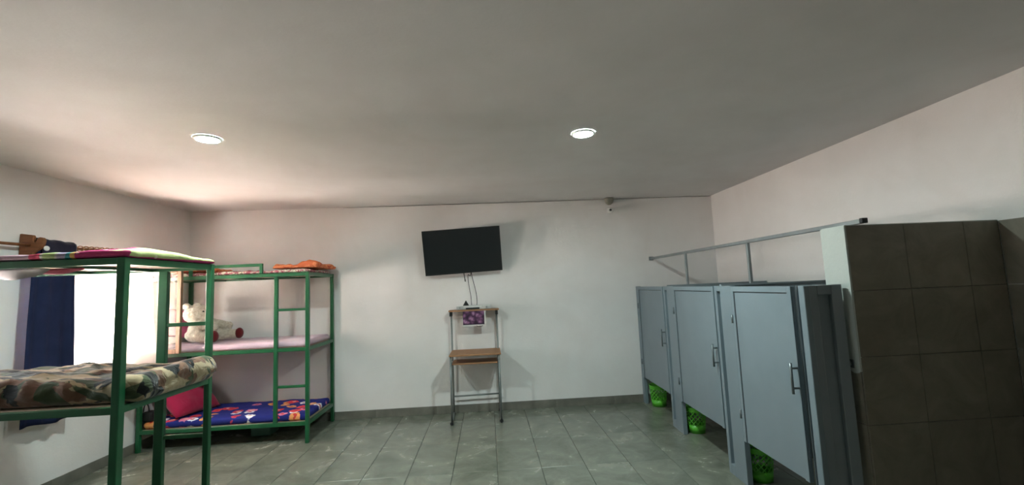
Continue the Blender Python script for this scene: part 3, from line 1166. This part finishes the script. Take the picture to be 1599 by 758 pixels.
# ------------------------------------------------------------------ school desk with a raised shelf
dk = thing('school_desk', 'wooden school desk with grey tube legs and a raised top shelf below the television', 'desk', (-0.20, 5.90, 0))
for sx in (-1, 1):
    xc, xi = (-0.500, -0.512) if sx < 0 else (0.104, 0.118)
    yb = 6.085
    xb = -0.508 if sx < 0 else 0.100
    build('front_leg', MB().tube([(xc, 5.672, 0.02), (xc, 5.672, 0.812)], 0.0125, 12), MT['desk_tube'], dk)
    build('rear_upright', MB().tube([(xb, yb, 0.02), (xb, yb, 1.345)], 0.0125, 12), MT['desk_tube'], dk)
    build('foot_bar', MB().tube([(xc, 5.63, 0.024), (xb, yb + 0.015, 0.024)], 0.0125, 12), MT['desk_tube'], dk)
    build('foot_cap', MB().tube([(xc, 5.615, 0.022), (xc, 5.665, 0.022)], 0.020, 12), MT['black'], dk)
    build('foot_cap', MB().tube([(xb, yb - 0.01, 0.020), (xb, yb + 0.03, 0.020)], 0.018, 12), MT['black'], dk)
    build('side_bar', MB().tube([(xc, 5.672, 0.69), (xb, yb, 0.69)], 0.010, 10), MT['desk_tube'], dk)
    build('shelf_bracket', bx(xb - 0.018, xb + 0.018, 6.00, yb + 0.018, 1.285, 1.345).box(xb - 0.014, xb + 0.014, 5.985, 6.0, 1.315, 1.345), MT['black'], dk, bevel=0.004)
build('foot_rest', MB().tube([(-0.508, 6.085, 0.235), (0.100, 6.085, 0.243)], 0.0105, 10), MT['desk_tube'], dk)
build('desktop', bx(-0.515, 0.128, 5.640, 6.125, 0.812, 0.834), MT['desk_wood'], dk, bevel=0.004, seg=2)
build('book_shelf', bx(-0.485, 0.085, 5.700, 6.060, 0.702, 0.717), MT['desk_wood'], dk, bevel=0.003)
build('top_shelf', bx(-0.535, 0.132, 5.975, 6.150, 1.345, 1.366), MT['desk_wood'], dk, bevel=0.004, seg=2)

dv = thing('media_player', 'slim silver disc player lying on the raised shelf of the school desk', 'disc player', (-0.22, 6.06, 1.367))
build('player_body', bx(-0.43, 0.022, 5.992, 6.142, 1.3685, 1.414), MT['silver'], dv, bevel=0.004, seg=2)
build('display_window', bx(-0.305, -0.125, 5.989, 5.994, 1.3715, 1.392), MT['black'], dv)
build('top_plate', bx(-0.425, 0.017, 5.998, 6.140, 1.4135, 1.419), MT['white_plastic'], dv, bevel=0.002)
for (xx, wz) in ((-0.385, 0.022), (-0.03, 0.022)):
    build('button', MB().tube([(xx, 5.994, 1.392), (xx, 5.988, 1.392)], 0.010, 14), MT['steel'], dv)
build('disc_tray', bx(-0.335, -0.095, 5.9895, 5.994, 1.396, 1.408), MT['white_plastic'], dv)
for xx in (-0.40, 0.0):
    build('rubber_foot', bx(xx - 0.012, xx + 0.012, 6.01, 6.03, 1.366, 1.3688), MT['black'], dv)
m = MB()
m.add([(-0.345, 6.02, 1.420), (-0.265, 6.02, 1.420), (-0.265, 6.09, 1.420), (-0.345, 6.09, 1.420), (-0.305, 6.06, 1.492)], [(3, 2, 1, 0), (0, 1, 4), (1, 2, 4), (2, 3, 4), (3, 0, 4)])
tag(build('antenna_stand', m, MT['black'], bevel=0.003), 'small black pyramid-shaped antenna base on top of the silver player', 'antenna')

ph = thing('photo_print', 'photograph of purple flowers hanging below the raised shelf of the school desk', 'photo', (-0.19, 5.972, 1.155))
ph.location = (-0.347, 5.970, 1.158)
build('print', bx(0.0, 0.282, -0.0015, 0.0, 0.010, 0.187), MT['photo'], ph, local=True)
build('border', bx(0.0, 0.300, 0.0002, 0.003, -0.004, 0.187), MT['white_plastic'], ph, local=True)
cable('thin dark cord loop hanging just below the purple flower photograph', [(-0.18, 5.99, 1.17), (-0.16, 5.985, 1.145), (-0.12, 5.985, 1.138), (-0.09, 5.99, 1.152), (-0.085, 6.0, 1.20), (-0.085, 6.03, 1.341)], 0.003)


# ------------------------------------------------------------------ surveillance camera
sc = thing('security_camera', 'small white ball security camera in the angle of ceiling and back wall', 'camera', (1.748, 6.11, 2.62))
build('base', MB().lathe([(0.0, H - 0.001), (0.062, H - 0.001), (0.064, H - 0.03), (0.050, H - 0.075), (0.020, H - 0.10), (0.0, H - 0.10)], 1.748, 6.105, 24), MT['cam_grey'], sc)
build('ball', MB().ball((1.752, 6.095, 2.655), 0.045, 20, 14), MT['white_plastic'], sc)
build('lens_ring', MB().tube([(1.752 - 0.008, 6.056, 2.652), (1.752 - 0.009, 6.046, 2.651)], 0.028, 18), MT['white_plastic'], sc)
build('lens', MB().tube([(1.752 - 0.009, 6.0475, 2.651), (1.752 - 0.0095, 6.0435, 2.6505)], 0.017, 16), MT['black'], sc)


# ------------------------------------------------------------------ ceiling lamps
def lamp(x, y, label):
    t = thing('ceiling_light', label, 'light', (x, y, H - 0.02), 0, 'round ceiling lights')
    build('trim_ring', MB().lathe([(0.073, H - 0.004), (0.074, H - 0.014), (0.082, H - 0.015), (0.092, H - 0.008), (0.094, H - 0.0005)], x, y, 36), MT['white_plastic'], t)
    build('diffuser', MB().lathe([(0.0001, H - 0.012), (0.05, H - 0.012), (0.074, H - 0.010)], x, y, 36), MT['led'], t)


lamp(-2.02, 3.30, 'round recessed ceiling light above the bunk beds, glowing white')
lamp(0.795, 3.38, 'round recessed ceiling light toward the toilet cubicles, glowing blue-white')


# ------------------------------------------------------------------ toilet cubicles
K = 0.03
RZ_ST = -math.atan(K)
ZT, ZB = 1.575, 0.350
GR, GD = MT['grey'], MT['grey_dark']


def stall_root(name, label, cat, y, group=None):
    return thing(name, label, cat, (1.985 + K * (y - 3.6), y, 0), RZ_ST, group)


def pull_handle(parent, y, z0, z1):
    h = MB().tube([(-0.048, y, z0), (-0.048, y, z1)], 0.0085, 10)
    for z in (z0 + 0.035, z1 - 0.035):
        h.tube([(-0.048, y, z), (0.002, y, z)], 0.007, 8)
    build('handle', h, MT['handle'], parent, local=True)


def cubicle(label, ya, yb, post_a, post_b, handle_z):
    """ya > yb: door from ya (hinges, far side) to yb (near side). Local y is measured from yb"""
    t = stall_root('toilet_cubicle', label, 'toilet cubicle', yb, 'grey toilet cubicles')
    L = ya - yb
    m = bx(0.002, 0.026, 0.006, L - 0.006, ZB, ZT - 0.004)
    door = build('door', m, GR, t, local=True, bevel=0.003)
    # inset sheet inside a welded frame
    fr = MB()
    fr.box(-0.006, 0.004, 0.006, 0.045, ZB, ZT - 0.004).box(-0.006, 0.004, L - 0.042, L - 0.006, ZB, ZT - 0.004)
    fr.box(-0.006, 0.004, 0.045, L - 0.042, ZT - 0.045, ZT - 0.004)
    build('door_frame', fr, GR, door, local=True, bevel=0.0015)
    sg = MB().box(-0.0005, 0.0035, 0.045, 0.049, ZB + 0.004, ZT - 0.045).box(-0.0005, 0.0035, L - 0.047, L - 0.042, ZB + 0.004, ZT - 0.045).box(-0.0005, 0.0035, 0.045, L - 0.042, ZT - 0.050, ZT - 0.045)
    build('seam', sg, MT['shadow_gap'], door, local=True)
    pull_handle(door, 0.014, handle_z, handle_z + 0.195)
    for z in (0.56, 1.31):
        build('hinge', MB().tube([(-0.010, L - 0.002, z - 0.035), (-0.010, L - 0.002, z + 0.035)], 0.0085, 10), MT['handle'], door, local=True)
    return t


def post_panel(t, y0, y1, groove=True):
    """upright sheet-metal panel between two doors (local y relative to the thing), with a recessed slot at its far side"""
    m = MB()
    if groove:
        g0, g1 = y1 - 0.105, y1 - 0.040
        m.box(0.0, 0.045, y0, g0, 0.0, ZT)
        m.box(0.0, 0.045, g1, y1, 0.0, ZT)
        m.box(0.028, 0.045, g0, g1, 0.0, ZT)
        m.box(0.0, 0.028, g0, g1, ZT - 0.045, ZT)
        m.box(0.0, 0.028, g0, g1, 0.0, 0.085)
    else:
        m.box(0.0, 0.045, y0, y1, 0.0, ZT)
    build('post_panel', m, GR, t, local=True, bevel=0.002)


# far cubicle, against the back wall
c1 = cubicle('grey toilet cubicle farthest away, its door against the back wall', 6.075, 5.118, None, None, 0.885)
post_panel(c1, 0.960, D - 0.012 - 5.118, False)
c2 = cubicle('grey toilet cubicle in the middle of the row of three', 3.865 + 0.945, 3.865, None, None, 0.875)
post_panel(c2, 0.950, 5.112 - 3.865)
c3 = cubicle('grey toilet cubicle closest to the viewer, beside the brown tiled wall', 3.570, 2.800, None, None, 0.890)
post_panel(c3, 0.775, 3.860 - 2.800)
# dividing sheets back to the right wall (kept just off the floor)
for t, yl in ((c2, 5.085 - 3.865), (c3, 3.832 - 2.800)):
    xw = 0.047
    build('divider_panel', bx(xw, XR - t.location.x - 0.05, yl - 0.012, yl + 0.012, 0.10, ZT - 0.002), GD, t, local=True, bevel=0.002)
    build('divider_cap', bx(xw, XR - t.location.x - 0.06, yl - 0.018, yl + 0.018, ZT - 0.002, ZT + 0.012), GD, t, local=True)
# near end: closing jamb, tube and the return panel to the tiled wall
jm = MB().box(0.13, 0.16, -0.072, -0.004, 0.0, ZT).box(0.03, 0.13, -0.003, 0.004, 0.0, ZT)
build('door_jamb', jm, GD, c3, local=True, bevel=0.002)
build('corner_tube', bx(-0.008, 0.030, -0.128, -0.074, 0.0, ZT), GR, c3, local=True, bevel=0.003)
ep = MB()
xe = PX0 - c3.location.x - 0.034
ep.box(0.030, xe, -0.086, -0.072, 0.0, ZT)
ep.box(0.030, 0.085, -0.116, -0.086, 0.0, ZT).box(xe - 0.07, xe, -0.116, -0.086, 0.0, ZT).box(0.085, xe - 0.07, -0.116, -0.086, ZT - 0.06, ZT)
build('return_panel', ep, GD, c3, local=True, bevel=0.003)

# overhead bracing rail from the back wall to the tiled wall
orl = thing('overhead_rail', 'long grey steel rail braced above the toilet cubicles, ending on the tiled wall', 'rail', (2.315, 4.4, 1.9))
build('rail', bx(2.300, 2.332, 2.60, D - 0.002, PZ + 0.007, PZ + 0.036), MT['steel'], orl, bevel=0.003)
build('end_cap', bx(2.297, 2.335, 2.575, 2.60, PZ + 0.008, PZ + 0.040), MT['black'], orl, bevel=0.003)
build('wall_plate', bx(2.285, 2.347, D - 0.010, D - 0.0005, PZ - 0.005, PZ + 0.048), MT['steel'], orl)
for yy, zz in ((5.075, ZT + 0.012), (3.822, ZT + 0.012)):
    build('upright', bx(2.303, 2.329, yy - 0.013, yy + 0.013, zz, PZ + 0.007), MT['steel'], orl, bevel=0.002)
# small metal stub bracket on the wall end
stub = thing('wall_bracket', 'small grey metal stub sticking out of the white wall end', 'bracket', (PX0 - 0.01, 2.712, 1.075))
build('bracket_bar', bx(PX0 - 0.05, PX0 - 0.008, 2.695, 2.735, 1.072, 1.098), MT['handle'], stub, bevel=0.003)
build('bracket_plate', bx(PX0 - 0.014, PX0 - 0.009, 2.680, 2.750, 1.060, 1.110), MT['handle'], stub, bevel=0.001)


# ------------------------------------------------------------------ perforated waste baskets
def basket(x, y, label, first=[None]):
    hgt, r0, r1 = 0.270, 0.088, 0.112
    if first[0] is None:
        root = thing('waste_basket', label, 'basket', (x, y, 0), 0, 'green perforated waste baskets')
        R = lambda z: r0 + (r1 - r0) * z / hgt
        n, rows_, za, zb_ = 14, 6, 0.080, 0.232
        m = MB()
        def P(u, v):
            z = za + (zb_ - za) * v / rows_
            a = 2 * math.pi * u / n
            return Vector((R(z) * math.cos(a), R(z) * math.sin(a), z))
        for j in range(0, rows_ + 1):
            for i in range(n):
                cu = i + (0.5 if j % 2 else 0.0)
                outer = [(cu - 0.5, j), (cu, j - 1), (cu + 0.5, j), (cu, j + 1)]
                inner = [(cu + (a - cu) * 0.80, j + (b - j) * 0.80) for a, b in outer]
                vo = [m.bm.verts.new(P(*p)) for p in outer]
                vi = [m.bm.verts.new(P(*p)) for p in inner]
                for k in range(4):
                    m.bm.faces.new((vo[k], vo[(k + 1) % 4], vi[(k + 1) % 4], vi[k]))
        bmesh.ops.remove_doubles(m.bm, verts=m.bm.verts, dist=0.0004)
        o = build('lattice', m, MT['lime'], root, local=True)
        s = o.modifiers.new('thickness', 'SOLIDIFY'); s.thickness = 0.004
        o2 = build('bottom_band', MB().lathe([(0.001, 0.006), (r0 - 0.004, 0.002), (r0, 0.0), (R(0.085), 0.085), (R(0.085) - 0.004, 0.085), (r0 - 0.006, 0.010), (0.001, 0.012)], 0, 0, 36), MT['lime'], root, local=True)
        build('rim', MB().lathe([(R(0.225), 0.225), (r1 + 0.001, 0.262), (r1 + 0.006, 0.268), (r1 + 0.004, 0.273), (r1 - 0.003, 0.270), (R(0.225) - 0.004, 0.225)], 0, 0, 36), MT['lime'], root, local=True)
        first[0] = root
        return root
    root = first[0].copy()
    C.objects.link(root)
    root.location = (x, y, 0)
    root['label'] = label
    for ch in first[0].children:
        c = ch.copy()
        C.objects.link(c)
        c.parent = root
    return root


basket(2.195, 5.945, 'green perforated waste basket under the door of the cubicle farthest away')
basket(2.195, 4.885, 'green perforated waste basket under the door of the middle cubicle')
basket(2.158, 3.685, 'green perforated waste basket under the door of the cubicle closest to the viewer')
